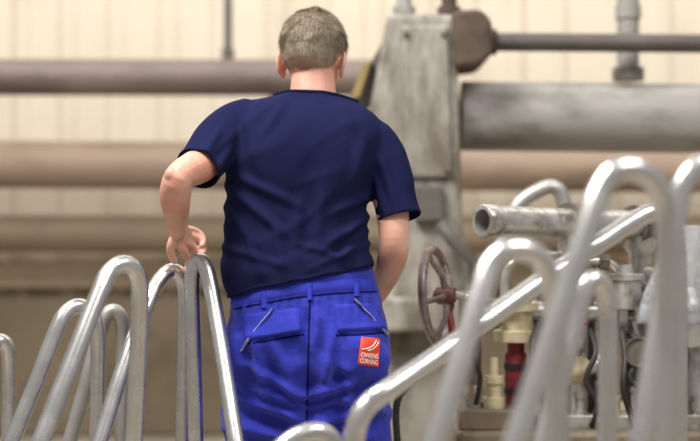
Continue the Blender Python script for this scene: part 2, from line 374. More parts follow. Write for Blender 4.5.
# cream flange valve
a = W(516, 341, 4.2); mb = MB(); mb.lathe(a, (0, 0, 1), [(0, .03), (0, .062), (.03, .064), (.032, .045), (.06, .048), (.085, .055), (.088, .066), (.11, .066), (.112, .03), (.13, .028)], n=32); mb.build('valve_body', M['cream'], mach, label='cream painted valve body')
for k in range(6):
    t = k*math.pi/3; p = a+Vector((.054*math.cos(t), .054*math.sin(t), .105)); mb = MB(); mb.lathe(p, (0, 0, 1), [(0, .009), (.014, .009)], n=6); mb.build('bolt', M['steel'], mach)
zb = W(0, 415, 4.2).z
mb = MB(); mb.lathe((a.x, a.y, zb-.08), (0, 0, 1), [(0, .042), (.08, .042), (.08, .036), (.10, .036), (.10, .031), (.25, .031), (.26, .024), (.295, .024)], n=28); mb.build('red_cylinder', M['dred'], mach, label='dark red vertical cylinder')
for dz in (.06, .13):
    mb = MB(); mb.lathe((a.x, a.y, zb+dz), (0, 0, 1), [(0, .029), (0, .034), (.018, .034), (.018, .029)], n=28); mb.build('black_band', M['black'], mach)
p = W(494, 400, 4.12); mb = MB(); mb.lathe((p.x, p.y, zb-.07), (0, 0, 1), [(0, .028), (.05, .028), (.05, .018), (.10, .018), (.10, .03), (.13, .03), (.13, .02), (.17, .02), (.17, .026), (.19, .026), (.19, .012), (.24, .012)], n=12); mb.build('bolted_fitting', M['cream'], mach)
# cross pipe and flanges
a = W(530, 312, 4.2); b = W(760, 312, 4.2); mb = MB(); mb.lathe(a, b-a, [(0, .03), ((b-a).length, .03)], n=28); mb.build('cross_pipe', M['steel'], mach)
for px, r in ((560, .05), (606, .085), (618, .085), (656, .06), (690, .07)):
    p = W(px, 312, 4.2); mb = MB(); mb.lathe(p, (1, 0, 0), [(-.012, .03), (-.012, r), (.012, r), (.012, .03)], n=32); mb.build('flange', M['steel'], mach)
for k in range(8):
    t = k*math.pi/4; p = W(600, 312, 4.2)+Vector((0, .066*math.cos(t), .066*math.sin(t))); mb = MB(); mb.lathe(p, (1, 0, 0), [(0, .01), (.085, .01)], n=6); mb.build('bolt', M['dsteel'], mach)
for i, px in enumerate((538, 551, 573, 588, 634, 647, 668, 700)):
    p = W(px, 312, 4.2); up = 1 if i % 2 else -1; h = (.07, .09, .06, .10)[i % 4]
    mb = MB(); mb.lathe(p+Vector((0, -.01, up*.02)), (0, -.25, up), [(0, .013), (h*.45, .013), (h*.45, .021), (h*.75, .021), (h*.75, .011), (h, .011), (h, .016), (h+.018, .016)], n=6 if i % 3 else 18); mb.build('nipple', M['steel' if i % 3 else 'dsteel'], mach)
# second, lower run with a globe valve and elbows
mb = MB(); P = [W(528, 372, 4.14), W(560, 370, 4.14), W(588, 368, 4.14), W(604, 362, 4.14), W(610, 346, 4.14), W(611, 325, 4.16)]; mb.sweep(catmull(P, 6), .021, n=20); mb.build('elbow_pipe', M['steel'], mach, smooth='all')
p = W(572, 369, 4.14); mb = MB(); mb.ell(p, (.055, .045, .045)); mb.build('globe_valve', M['cream'], mach, smooth='all')
mb = MB(); mb.lathe(p, (0, 0, 1), [(0, .026), (.06, .026), (.06, .036), (.075, .036), (.075, .014), (.13, .012)], n=24); mb.build('valve_bonnet', M['steel'], mach)
q = p+Vector((0, 0, .13)); mb = MB(); n = 32
mb.loft([[q+Vector((math.cos(t)*(.04+.007*math.cos(s)), math.sin(t)*(.04+.007*math.cos(s)), .007*math.sin(s))) for s in [2*math.pi*i/10 for i in range(10)]] for t in [2*math.pi*j/n for j in range(n+1)]], cap=False)
for k in range(2):
    d = Vector((math.cos(k*1.57+.5), math.sin(k*1.57+.5), 0)); mb.sweep([q-d*.04, q+d*.04], .005, n=8)
mb.build('valve_handle', M['dred'], mach, smooth='all', label='small dark red valve handle')
for px in (540, 602):
    mb = MB(); mb.lathe(W(px, 370 if px < 600 else 362, 4.14), (1, -.0, .05), [(-.014, .02), (-.014, .036), (.014, .036), (.014, .02)], n=6 if px < 600 else 28); mb.build('union_nut', M['steel'], mach)
# manifold block with fittings along the foot of the machine
x0, x1 = W(458, 0, 4.12).x, W(520, 0, 4.12).x; zc = W(0, 408, 4.12).z
mb = MB(); mb.box((x0, 4.08, zc-.06), (x1, 4.2, zc)); mb.build('manifold_block', M['frame'], mach, bevel=.008)
for i, px in enumerate((464, 478)):
    p = W(px, 408, 4.14); mb = MB(); mb.lathe((p.x, p.y, zc), (0, 0, 1), [(0, .016), (.014, .016), (.014, .010), (.04, .010), (.04, .015), (.058, .015), (.06, .008)], n=6 if i else 20); mb.build('fitting', M['steel'], mach)
x0, x1 = W(536, 0, 4.1).x, W(700, 0, 4.1).x; z0 = W(0, 428, 4.1).z
mb = MB(); mb.box((x0, 4.1, z0-.01), (x1, 4.16, z0+.035)); mb.build('terminal_rail', M['steel'], mach, bevel=.005)
for i in range(9):
    p = W(544+i*18, 420, 4.13); h = (.05, .075, .06, .09)[i % 4]; r = (.016, .012, .019, .014)[i % 4]
    mb = MB(); mb.lathe((p.x, p.y, z0+.035), (0, 0, 1), [(0, r), (.012, r), (.012, r*.7), (h-.015, r*.7), (h-.015, r*.95), (h, r*.9)], n=6 if i % 2 else 20); mb.build('fitting', M[('steel', 'dsteel', 'steel', 'dsteel', 'cream')[i % 5]], mach)
# L brackets holding the cross pipe
for px in (546, 640, 676):
    p = W(px, 312, 4.24); mb = MB(); mb.box((p.x-.012, p.y, z0), (p.x+.012, p.y+.03, p.z+.045)); mb.box((p.x-.03, p.y-.05, p.z-.05), (p.x+.03, p.y+.03, p.z-.032)); mb.build('bracket', M['dsteel'], mach, bevel=.004)
# upper small-bore piping between hollow pipe and cross pipe
for pts, r in (([(556, 312, 4.16), (556, 285, 4.14), (562, 268, 4.13), (580, 262, 4.13), (604, 262, 4.14), (618, 272, 4.15), (622, 300, 4.16)], .012),
               ([(505, 300, 4.2), (506, 276, 4.2), (514, 262, 4.2), (530, 258, 4.22), (570, 256, 4.25)], .014)):
    mb = MB(); mb.sweep(catmull([W(*q) for q in pts], 6), r, n=14); mb.build('small_pipe', M['steel'], mach, smooth='all')
for px, py in ((580, 262), (604, 262), (530, 258)):
    mb = MB(); mb.lathe(W(px, py, 4.14 if px > 540 else 4.22), (1, 0, 0), [(-.014, .012), (-.014, .023), (.014, .023), (.014, .012)], n=6); mb.build('union_nut', M['dsteel'], mach)
# round filter bowl and side valve filling the middle of the cluster
p = W(626, 292, 4.12); mb = MB(); mb.lathe(p, (0, 0, 1), [(-.05, .02), (-.045, .038), (.0, .042), (.03, .042), (.035, .05), (.05, .05), (.052, .02), (.075, .018)], n=28); mb.build('filter_bowl', M['steel'], mach)
p = W(690, 330, 4.08); mb = MB(); mb.lathe(p, (-.15, -1, .05), [(-.04, .03), (-.04, .05), (-.02, .05), (-.02, .034), (.02, .034), (.02, .046), (.04, .046), (.045, .02)], n=28); mb.build('side_valve', M['steel'], mach)
p = W(560, 338, 4.1); mb = MB(); mb.box((p.x-.03, p.y-.03, p.z-.025), (p.x+.035, p.y+.03, p.z+.03)); mb.build('valve_block', M['steel'], mach, bevel=.008)
# pressure gauge
p = W(640, 352, 4.02); mb = MB(); mb.lathe(p, (-.25, -1, .1), [(-.03, .03), (-.03, .040), (.004, .042), (.012, .042), (.012, .037), (.006, .036)], n=32); mb.build('gauge', M['dsteel'], mach)
mb = MB(); mb.sweep([p+Vector((0, .02, -.03)), W(640, 380, 4.08), W(640, 426, 4.14)], .012, n=12); mb.build('gauge_stem', M['dsteel'], mach)
# clear curved guard sheet
mb = MB(); c = W(667, 310, 4.1)
nn = 24
for iz in range(15):
    z = W(0, 322-iz*6.9, 4.1).z; k = 1.05-.0044*iz*iz*.8
    for i in range(nn+1):
        t = -.5+i/nn*3.2
        kk = k*(1+.05*math.sin(t*5+iz*.3))
        mb.v.append((c.x+.098*kk*math.cos(t)+.004*iz, c.y-.098*kk*math.sin(t), z))
for iz in range(14):
    for i in range(nn): mb.f.append((iz*(nn+1)+i, iz*(nn+1)+i+1, (iz+1)*(nn+1)+i+1, (iz+1)*(nn+1)+i))
o = mb.build('guard_sheet', M['guard'], mach, smooth='all', label='pale translucent curved plastic guard sheet'); sm = o.modifiers.new('t', 'SOLIDIFY'); sm.thickness = .004
# casting, pillars and hoses
a = W(655, 436, 4.25); mb = MB(); mb.lathe(a, (0, 0, 1), [(0, .07), (.04, .07), (.05, .05), (.14, .085), (.20, .095), (.25, .08), (.28, .05), (.34, .045)], n=32); mb.build('pump_casting', M['dsteel'], mach)
a = W(585, 436, 4.32); mb = MB(); mb.lathe(a, (0, 0, 1), [(0, .055), (.03, .055), (.03, .04), (.22, .045), (.26, .03), (.35, .03)], n=32); mb.build('pillar', M['dsteel'], mach)
a = W(700, 436, 4.2); mb = MB(); mb.lathe(a, (0, 0, 1), [(0, .06), (.03, .06), (.03, .045), (.28, .045), (.30, .03), (.35, .03)], n=32); mb.build('pillar', M['steel'], mach)
for pts, r in (([(398, 470, 4.0), (396, 410, 4.0), (405, 388, 4.0), (425, 372, 4.02), (450, 350, 4.08), (478, 335, 4.12), (500, 322, 4.16)], .010),
            ([(622, 330, 4.12), (626, 360, 4.05), (624, 390, 4.03), (636, 428, 4.08)], .010),
            ([(680, 330, 4.1), (686, 360, 4.04), (676, 392, 4.04), (660, 426, 4.08)], .010),
            ([(632, 335, 4.08), (648, 352, 4.03), (630, 376, 4.02), (646, 398, 4.02), (634, 426, 4.1)], .008),
            ([(476, 404, 4.1), (480, 376, 4.06), (472, 352, 4.05), (484, 328, 4.1), (502, 316, 4.16)], .007),
            ([(530, 420, 4.1), (522, 390, 4.06), (534, 360, 4.06), (552, 340, 4.1)], .009),
            ([(590, 330, 4.1), (596, 352, 4.03), (586, 380, 4.02), (598, 404, 4.03), (592, 426, 4.1)], .008),
            ([(540, 322, 4.16), (533, 345, 4.1), (536, 380, 4.08), (552, 424, 4.12)], .010)):
    mb = MB(); P = [W(*p) for p in pts]
    if pts[0][0] == 398: P = [Vector((P[0].x, P[0].y, .012))]+P[0:]
    mb.sweep(catmull(P, 6), r, n=12); mb.build('hose', M['black'], mach, smooth='all')

# ------------------------------------------------------------------ the man
random.seed(11)
HC = W(313.5, 55, 3.825); HM = Matrix.Translation(HC) @ Matrix.Rotation(-.24, 4, 'Z') @ Matrix.Rotation(-.26, 4, 'X') @ Matrix.Rotation(.03, 4, 'Y')
TORSO = [(320, 236, 374, .112, 3.70), (303, 229, 376, .120, 3.70), (285, 224, 376, .123, 3.70), (265, 222, 372, .120, 3.70), (240, 223, 368, .113, 3.705), (210, 225, 368, .116, 3.715), (180, 225, 374, .124, 3.725),
         (150, 222, 382, .128, 3.735), (130, 220, 384, .120, 3.745), (115, 226, 374, .102, 3.755), (105, 236, 360, .082, 3.765), (98, 264, 350, .066, 3.775), (92, 284, 344, .062, 3.782), (80, 288, 340, .058, 3.79)]
BT = [(py, l+3, r-3, hd-.006, d) for py, l, r, hd, d in TORSO[:-3]]
PELVIS = [(256, 236, 370, .104, 3.70), (280, 231, 376, .115, 3.70), (300, 230, 382, .124, 3.697), (330, 228, 387, .134, 3.69), (360, 226, 390, .136, 3.69), (390, 224, 391, .126, 3.695), (415, 224, 391, .115, 3.70), (440, 232, 384, .09, 3.70)]
BP = [(256, 241, 367, .094, 3.70), (300, 240, 370, .11, 3.70), (340, 240, 374, .115, 3.70), (375, 245, 370, .10, 3.70)]
body = MB()
body.loft(oval_rings(BT, .026)); body.loft(oval_rings(BP, .022))
# neck and head
body.sweep([W(313, 118, 3.785), W(313, 104, 3.785), W(313, 94, 3.788), W(313, 80, 3.797), W(313, 66, 3.81)], [.058, .062, .059, .056, .055], n=28)
k0 = len(body.v)
body.ell((0, -.008, .012), (.077, .097, .094), n=32, m=20)          # cranium
body.ell((0, .022, -.035), (.065, .072, .075), n=28, m=16)          # face
body.ell((0, .045, -.085), (.045, .05, .038))                        # jaw
body.ell((0, .083, -.106), (.022, .016, .016))                       # chin
body.ell((0, .082, .014), (.046, .014, .011))                        # brow
body.sweep([(0, .092, .004), (0, .104, -.018), (0, .114, -.04)], [.009, .011, .014], n=14, roundcap=True)
for s in (-1, 1):
    body.ell((s*.012, .1, -.045), (.009, .012, .008))
    body.ell((s*.04, .066, -.035), (.022, .02, .02))                 # cheek
    rot = Matrix.Rotation(s*.5, 3, 'Z') @ Matrix.Rotation(.12, 3, 'X')
    body.ell((s*.082, -.008, -.026), (.0068, .020, .033), rot)      # ear
    body.ell((s*.078, .002, -.052), (.0065, .010, .011), rot)
body.ell((0, .094, -.072), (.023, .010, .006)); body.ell((0, .092, -.083), (.019, .010, .006))
body.xf(HM, k0)
# arms
limb(body, [(252, 138, 3.745, .046), (232, 142, 3.72, .047), (200, 165, 3.60, .044), (180, 176, 3.510, .0350), (175.5, 193, 3.530, .0380), (176, 210, 3.585, .0330), (177, 222, 3.63, .0265), (178, 229, 3.655, .025)])
body.ell(W(171.5, 175, 3.492), (.017, .019, .019))                   # point of the elbow
limb(body, [(358, 148, 3.745, .046), (376, 162, 3.74, .047), (391, 205, 3.70, .042), (394, 238, 3.675, .0375), (393, 254, 3.70, .0385), (388, 271, 3.78, .034), (381, 288, 3.87, .027), (377, 295, 3.90, .025)])
# left hand laid over the hoops: four fingers bent over to the right, thumb on the near side
limb(body, [(178, 227, 3.65, .0250), (180, 233, 3.668, .030), (182, 238, 3.68, .033), (184, 241, 3.688, .029)], flat=((-.35, .25, -1), .40), k=4)
for ch in ([(184, 229, 3.69, .0095), (190.5, 229.5, 3.705, .0096), (197.5, 232, 3.716, .0088), (202.5, 236.5, 3.716, .0083), (204, 242, 3.708, .0077), (202.5, 245.5, 3.70, .0072)],     # little
           [(183, 234, 3.685, .0098), (191, 236, 3.70, .0101), (199, 240, 3.71, .0092), (204, 246.5, 3.71, .0086), (203.5, 252.5, 3.70, .0080), (200.5, 255.5, 3.693, .0075)],         # ring
           [(181, 240, 3.68, .0100), (188, 243, 3.692, .0104), (195, 248.5, 3.703, .0094), (198.5, 255, 3.706, .0088), (197, 261, 3.70, .0082), (194, 264, 3.694, .0076)],             # middle
           [(178, 244, 3.672, .0100), (182, 249, 3.68, .0102), (186.5, 255, 3.692, .0093), (188.5, 261.5, 3.699, .0087), (187, 267.5, 3.698, .0081), (184, 270.5, 3.696, .0076)]):     # index
    limb(body, ch, n=12, k=4)
limb(body, [(177, 234, 3.662, .0140), (172.5, 242, 3.654, .0124), (170.5, 249.5, 3.66, .0110), (172, 256.5, 3.674, .0098), (174.5, 261, 3.686, .0088)], n=12, k=4)   # thumb
# right hand relaxed, in front of the hip
limb(body, [(377, 295, 3.90, .025), (374, 302, 3.935, .032), (371, 309, 3.97, .036), (369, 313, 3.99, .033)], flat=((0, -.4, 1), .45), k=4)
for i, dz in enumerate((-7, -2, 4, 10)):
    ln = (.95, 1.05, 1, .8)[i]
    limb(body, [(371, 310+dz, 3.965, .0100), (368, 314+dz*1.2, 3.995, .0098), (363, 317+dz*1.3, 3.995+.034*ln, .0090), (355, 319+dz*1.4, 3.995+.044*ln, .0085), (346, 320+dz*1.4, 3.995+.036*ln, .0080), (340, 320+dz*1.4, 3.995+.02*ln, .0075)], n=12, k=4)
limb(body, [(371, 301, 3.94, .014), (363, 297, 3.97, .0120), (355, 298, 3.99, .0104), (349, 301, 4.0, .009)], n=12, k=4)
# legs and feet
limb(body, [(272, 360, 3.70, .068), (264, 430, 3.69, .068), (260, 520, 3.68, .054), (259, 580, 3.70, .050), (258, 660, 3.72, .040), (258, 700, 3.72, .04)])
limb(body, [(344, 360, 3.70, .068), (351, 430, 3.68, .068), (354, 520, 3.66, .054), (355, 580, 3.66, .050), (357, 660, 3.66, .040), (357, 702, 3.66, .04)])
bme = remesh(body, .0032, 3)
person = link(bme, 'person', M['skin'], None, 'all')
tag(person, 'man seen from behind in navy T-shirt and blue work trousers, one hand on a hoop', 'person')
for s in (-1, 1):
    e = MB(); e.ell((s*.031, .084, -.006), (.0125, .0125, .0125)); e.xf(HM); e.build('eye', M['eye'], person, smooth='all')

# hair: a lifted copy of the scalp plus short strands
def interp(x, tab):
    if x <= tab[0][0]: return tab[0][1]
    for (a, b), (c, d) in zip(tab, tab[1:]):
        if x <= c: return b+(d-b)*(x-a)/(c-a)
    return tab[-1][1]
HL = [(-.12, -.066), (-.06, -.066), (-.035, -.054), (-.018, -.004), (.018, -.002), (.026, -.030), (.04, -.028), (.05, .03), (.07, .058), (.12, .064)]
inv = HM.inverted()
po = ORG['person']
def hl(p):
    q = inv @ (p+po)
    if abs(q.x) > .081 and q.z < .006: return -1
    if q.length > .16: return -1
    return q.z-interp(q.y, HL)+.006*noise.noise(q*60)-.008*math.exp(-((abs(q.x)-.025)/.012)**2)*(1 if q.z < -.02 else 0)
hv = [hl(v.co) for v in bme.vertices]
idx = {}; hm = MB(); fade = []
for p in bme.polygons:
    if all(hv[i] > 0 for i in p.vertices):
        f = []
        for i in p.vertices:
            if i not in idx:
                idx[i] = len(hm.v); v = bme.vertices[i]; q = inv @ (v.co+po)
                top = max(0, min(1, (q.z-.02)/.05))
                off = (.0030+.0085*max(0, q.z/.1)+.003*math.exp(-((q.z-.055)/.035)**2)*min(1, abs(q.x)/.06))*min(1, hv[i]/.055)+.0004
                off += (.0012+.0026*top)*noise.noise((v.co)*42)*min(1, hv[i]/.03)
                hm.v.append(tuple(v.co+po+v.normal*off)); fade.append(max(0, min(1, hv[i]/.062))**.8)
            f.append(idx[i])
        hm.f.append(tuple(f))
base_faces = list(hm.f); R3 = HM.to_3x3()
for k in range(22000):
    f = random.choice(base_faces); c = sum((Vector(hm.v[i]) for i in f), Vector())/len(f)
    q = inv @ c; n = Vector((q.x/.08**2, q.y/.1**2, (q.z-.01)/.095**2)).normalized()
    cl = noise.noise(q*40)
    d = Vector((random.uniform(-.2, .2)+.7*cl, .25 if q.z > .05 else -.05, -.75))
    d = d-n*d.dot(n); d = (d.normalized()+n*random.uniform(.08, .6 if q.z > 0 else .25)).normalized()
    side = n.cross(d).normalized()
    L = random.uniform(.011, .022)*(1 if q.z > .01 else .7 if q.z > -.03 else .35); w = .0006
    d = R3 @ d; side = R3 @ side
    b = len(hm.v); hm.v += [tuple(c-side*w), tuple(c+side*w), tuple(c+d*L)]; hm.f.append((b, b+1, b+2))
    fd = min(1, fade[f[0]]+.12); fade += [fd, fd, fd]
me = bpy.data.meshes.new('hair'); me.from_pydata(hm.v, [], hm.f); me.update()
at = me.attributes.new('fade', 'FLOAT', 'POINT'); at.data.foreach_set('value', fade)
link(me, 'hair', M['hair'], person, 'all', label='short greying fair hair')

def cut(bm, co, no, rad, ok=None):
    co = Vector(co); no = Vector(no).normalized(); ok = ok or (lambda c: True)
    fs = [f for f in bm.faces if (f.calc_center_median()-co).length < rad and ok(f.calc_center_median())]
    g = set(fs)
    for f in fs: g.update(f.edges); g.update(f.verts)
    bmesh.ops.bisect_plane(bm, geom=list(g), dist=1e-6, plane_co=co, plane_no=no)
    dl = [f for f in bm.faces if (f.calc_center_median()-co).length < rad and ok(f.calc_center_median()) and (f.calc_center_median()-co).dot(no) > 0]
    bmesh.ops.delete(bm, geom=dl, context='FACES')
    lone = [v for v in bm.verts if not v.link_faces]
    bmesh.ops.delete(bm, geom=lone, context='VERTS')
def loops_near(bm, co, rad):
    co = Vector(co)
    ed = [e for e in bm.edges if len(e.link_faces) == 1 and ((e.verts[0].co+e.verts[1].co)/2-co).length < rad]
    nb = {}
    for e in ed:
        a, b = e.verts; nb.setdefault(a, []).append(b); nb.setdefault(b, []).append(a)
    best = []; seen = set()
    for s in nb:
        if s in seen: continue
        lp = [s]; seen.add(s); cur = s
        while True:
            nx = [x for x in nb[cur] if x not in seen]
            if not nx: break
            cur = nx[0]; seen.add(cur); lp.append(cur)
        if len(lp) > len(best): best = lp
    P = [v.co.copy() for v in best]; n = len(P)
    for _ in range(6): P = [(P[i-1]+P[i]*2+P[(i+1) % n])/4 for i in range(n)]
    return P
def sweep_closed(mb, P, ra, rb, n=10, up=Vector((0, 0, 1))):
    m = len(P); rings = []
    if m < 8: return mb
    for i in range(m+1):
        p = P[i % m]; t = (P[(i+3) % m]-P[(i-3) % m]).normalized(); w = t.cross(up).normalized(); u2 = w.cross(t)
        rings.append([p+w*ra*math.cos(q)+u2*rb*math.sin(q) for q in [2*math.pi*j/n for j in range(n)]])
    return mb.loft(rings, cap=False)
def soft(p, sc, off):
    n = noise.noise(Vector((p.x*sc[0], p.y*sc[1], p.z*sc[2]))+Vector((off, off*.7, 0)))
    return math.exp(-(n/.22)**2)
def folds(x, y, segs):
    d = 0
    for (ax_, ay), (bx, by), w, amp in segs:
        dx, dy = bx-ax_, by-ay; l2 = dx*dx+dy*dy
        t = ((x-ax_)*dx+(y-ay)*dy)/l2
        tt = max(-.2, min(1.2, t)); qx, qy = ax_+dx*tt, ay+dy*tt
        r2 = (x-qx)**2+(y-qy)**2
        if r2 > 16*w*w: continue
        fade = max(0, min(1, (tt+.2)/.35))*max(0, min(1, (1.2-tt)/.5))
        g = math.exp(-r2/(w*w))-.5*math.exp(-r2/(4*w*w))
        d += amp*g*fade
    return d
def smooth(bm, it, fac=.5):
    for _ in range(it): bmesh.ops.smooth_vert(bm, verts=bm.verts, factor=fac, use_axis_x=True, use_axis_y=True, use_axis_z=True)
def pxpy(p): return (p.x/p.y*F+350, 220.5-(p.z-H)/p.y*F)

# shirt
sh = MB(); sh.loft(oval_rings(TORSO))
limb(sh, [(266, 135, 3.75, .067), (244, 126.5, 3.735, .069), (222, 138, 3.69, .063), (201, 165, 3.605, .057), (192, 175, 3.565, .057)], n=28)
limb(sh, [(350, 141, 3.75, .065), (374, 147, 3.745, .065), (388, 174, 3.72, .058), (398, 213, 3.69, .054), (400, 225, 3.683, .054)], n=28)
sme = remesh(sh, .005, 10)
bm = bmesh.new(); bm.from_mesh(sme); bm.normal_update()
cufL = W(199, 168, 3.595); cufR = W(398.5, 217, 3.69)
SEG = [((226, 186), (282, 232), 5, .017), ((240, 178), (300, 206), 5, .013), ((226, 206), (262, 250), 5, .014), ((374, 212), (322, 250), 5, .017), ((372, 196), (330, 214), 5, .014), ((370, 228), (338, 262), 4, .012),
       ((222, 246), (284, 266), 4, .012), ((376, 240), (312, 268), 4, .012), ((300, 244), (346, 258), 4, .009), ((240, 226), (262, 272), 5, .013), ((276, 230), (284, 276), 5, .012),
       ((352, 225), (340, 268), 5, .013), ((248, 118), (258, 172), 6, .012), ((362, 140), (350, 196), 6, .014), ((284, 102), (262, 136), 5, .010), ((340, 104), (356, 134), 5, .010),
       ((218, 132), (200, 160), 5, .013), ((230, 150), (212, 176), 4, .013), ((382, 160), (396, 208), 5, .014), ((374, 176), (384, 214), 4, .012), ((300, 200), (296, 250), 6, .011), ((322, 190), (318, 240), 6, .011)]
disp = {}
for v in bm.verts:
    p = v.co; x, zz = pxpy(p); d = 0
    q = Vector((p.x*.8+p.z*.6, p.y*.4, p.z*.8-p.x*.6))
    d += .004*(soft(q, (4.0, 4, 13), 1.3)-.4)
    lowm = max(0, min(1, (zz-225)/45))
    d += lowm*.005*(soft(p, (6, 5, 22), 2.2)-.2)
    d += lowm*.004*math.sin(x*.16+1.5*noise.noise(p*9))
    if v.normal.y < .1:
        d += folds(x, zz, SEG)
        gz = max(0, 1-abs(zz-180)/90)
        d -= .012*gz*math.exp(-((x-308)/17)**2)
        for cx, cy in ((264, 158), (350, 168)): d += .010*math.exp(-((x-cx)/22)**2-((zz-cy)/28)**2)
    disp[v] = d
for v, d in disp.items(): v.co += v.normal*d
smooth(bm, 2)
wz = W(303, 277, 3.7)
cut(bm, wz, (.19, 0, -1), .34)
nk = W(314, 104, 3.785)
cut(bm, nk, (.08, .36, 1), .12)
cut(bm, cufL, (W(192, 175, 3.565)-W(208, 158, 3.63)), .14, ok=lambda c: pxpy(c)[1] < 215 and pxpy(c)[0] < 219)
cut(bm, cufR, (W(400, 225, 3.683)-W(394, 200, 3.70)), .13, ok=lambda c: pxpy(c)[0] > 374.5)
# uneven hem: the edge sags a little here and there
for v in bm.verts:
    x, zz = pxpy(v.co)
    if zz > 250: v.co.z += (.010*noise.noise(Vector((x*.03, 0, 3)))+(-.012 if x < 250 else 0)*max(0, min(1, (250-x)/20)))*min(1, (zz-250)/25)
col_loop = loops_near(bm, nk, .12); cL = loops_near(bm, cufL, .09); cR = loops_near(bm, cufR, .08); hemL = loops_near(bm, wz, .3)
bm.to_mesh(sme); bm.free()
shirt = link(sme, 't_shirt', M['shirt'], person, 'all', label='loose navy blue T-shirt')
sd = shirt.modifiers.new('t', 'SOLIDIFY'); sd.thickness = .004; sd.offset = -1
mb = sweep_closed(MB(), col_loop, .0022, .006); mb.build('collar', M['shirt_rib'], shirt, smooth='all')
for lp, upv in ((cL, (W(192, 175, 3.565)-W(208, 158, 3.63)).normalized()), (cR, (W(400, 225, 3.683)-W(394, 200, 3.70)).normalized())):
    mb = sweep_closed(MB(), lp, .002, .005, up=upv)
    if mb.v: mb.build('cuff', M['shirt_rib'], shirt, smooth='all')
mb = sweep_closed(MB(), hemL, .002, .005); mb.build('hem', M['shirt_rib'], shirt, smooth='all')

# trousers
tr = MB(); tr.loft(oval_rings(PELVIS, ex=2.3))
for cx in (266, 349): tr.ell(W(cx, 354, 3.635), (.086, .086, .10))
limb(tr, [(267, 345, 3.69, .093), (264, 400, 3.69, .098), (261, 440, 3.69, .094), (259, 520, 3.68, .085), (258, 600, 3.70, .076), (257, 690, 3.72, .070), (257, 730, 3.72, .07)], n=28)
limb(tr, [(348, 345, 3.69, .093), (350, 400, 3.69, .098), (353, 440, 3.685, .094), (355, 520, 3.66, .085), (356, 600, 3.66, .076), (357, 690, 3.66, .070), (357, 730, 3.66, .07)], n=28)
tme = remesh(tr, .005, 8)
bm = bmesh.new(); bm.from_mesh(tme); bm.normal_update(); disp = {}
TS = [((306, 398), (246, 366), 5, .030), ((308, 396), (366, 378), 5, .030), ((305, 420), (234, 398), 6, .032), ((309, 424), (380, 408), 6, .032), ((232, 330), (242, 400), 6, .022), ((384, 345), (376, 410), 6, .024),
      ((274, 345), (294, 398), 6, .022), ((332, 340), (322, 396), 6, .024), ((300, 440), (240, 428), 6, .030), ((315, 446), (376, 436), 6, .030), ((254, 345), (266, 400), 6, .020), ((350, 372), (344, 420), 6, .022),
      ((306, 408), (262, 394), 4, .018), ((309, 410), (352, 398), 4, .018), ((296, 318), (304, 350), 5, .015), ((318, 315), (314, 350), 5, .015)]
for v in bm.verts:
    p = v.co; x, zz = pxpy(p)
    low = max(0, min(1, (zz-310)/60))
    q = Vector((p.x*.8-p.z*.5, p.y*.5, p.z*.8+p.x*.5))
    d = (.003*max(0, min(1, (zz-290)/20))+.011*low)*(soft(q, (6, 5, 14), 3.3)-.4)
    if zz < 330: d += .0030*math.sin(x*.62+2*noise.noise(Vector((x*.05, zz*.05, 0))))*max(0, 1-abs(zz-308)/16)
    if v.normal.y < .1 and zz < 470:
        d += folds(x, zz, TS)
        d -= .014*math.exp(-((x-308)/7)**2)*max(0, min(1, (zz-310)/60))
    disp[v] = d
for v, d in disp.items(): v.co += v.normal*d
smooth(bm, 2)
cut(bm, W(305, 263, 3.7), (.05, 0, 1), .3)
for cx, dd in ((257, 3.72), (357, 3.66)): cut(bm, (W(cx, 0, dd).x, dd, .035), (0, 0, -1), .13)
bm.to_mesh(tme)
bvh = BVHTree.FromBMesh(bm); bm.free()
trousers = link(tme, 'trousers', M['trous'], person, 'all', label='royal blue work trousers with grey trim')
sd = trousers.modifiers.new('t', 'SOLIDIFY'); sd.thickness = .003; sd.offset = -1
def proj(px, py, h):
    d = (W(px, py, 3.7)-CAM).normalized()
    loc, nor, i, dist = bvh.ray_cast(CAM, d)
    if loc is None or dist > 4: loc = W(px, py, 3.62); nor = Vector((0, -1, 0))
    if nor.dot(d) > 0: nor = -nor
    nor = (nor+Vector((0, -1, 0))*1.2).normalized()
    return loc+nor*h
def quad_patch(c, h, nu, nv, name, m, parent, edge=-.001, **kw):
    mb = MB()
    for j in range(nv+1):
        for i in range(nu+1):
            s, t = i/nu, j/nv
            px = (c[0][0]*(1-s)+c[1][0]*s)*(1-t)+(c[3][0]*(1-s)+c[2][0]*s)*t
            py = (c[0][1]*(1-s)+c[1][1]*s)*(1-t)+(c[3][1]*(1-s)+c[2][1]*s)*t
            e = i in (0, nu) or j in (0, nv)
            hh = edge if e else (h(s, t) if callable(h) else h)
            mb.v.append(tuple(proj(px, py, hh)))
    for j in range(nv):
        for i in range(nu):
            a = j*(nu+1)+i; mb.f.append((a, a+1, a+nu+2, a+nu+1))
    return mb.build(name, m, parent, smooth='all', **kw)
def strip(pts, wpx, h, name, m, parent, **kw):
    c = catmull(pts, 8); mb = MB(); n = len(c)
    for i, (x, y) in enumerate(c):
        a = c[max(0, i-1)]; b = c[min(n-1, i+1)]; tx, ty = b[0]-a[0], b[1]-a[1]; l = math.hypot(tx, ty) or 1
        for k, hh in ((-1, -.001), (-.6, h), (.6, h), (1, -.001)): mb.v.append(tuple(proj(x-ty/l*wpx/2*k, y+tx/l*wpx/2*k, hh)))
    for i in range(n-1):
        for k in range(3): a = i*4+k; mb.f.append((a, a+1, a+5, a+4))
    return mb.build(name, m, parent, smooth='all', **kw)
strip([(233, 302), (262, 296), (285, 291.5), (310, 288), (345, 285), (374, 284)], 12, .0025, 'waistband', M['trous2'], trousers)
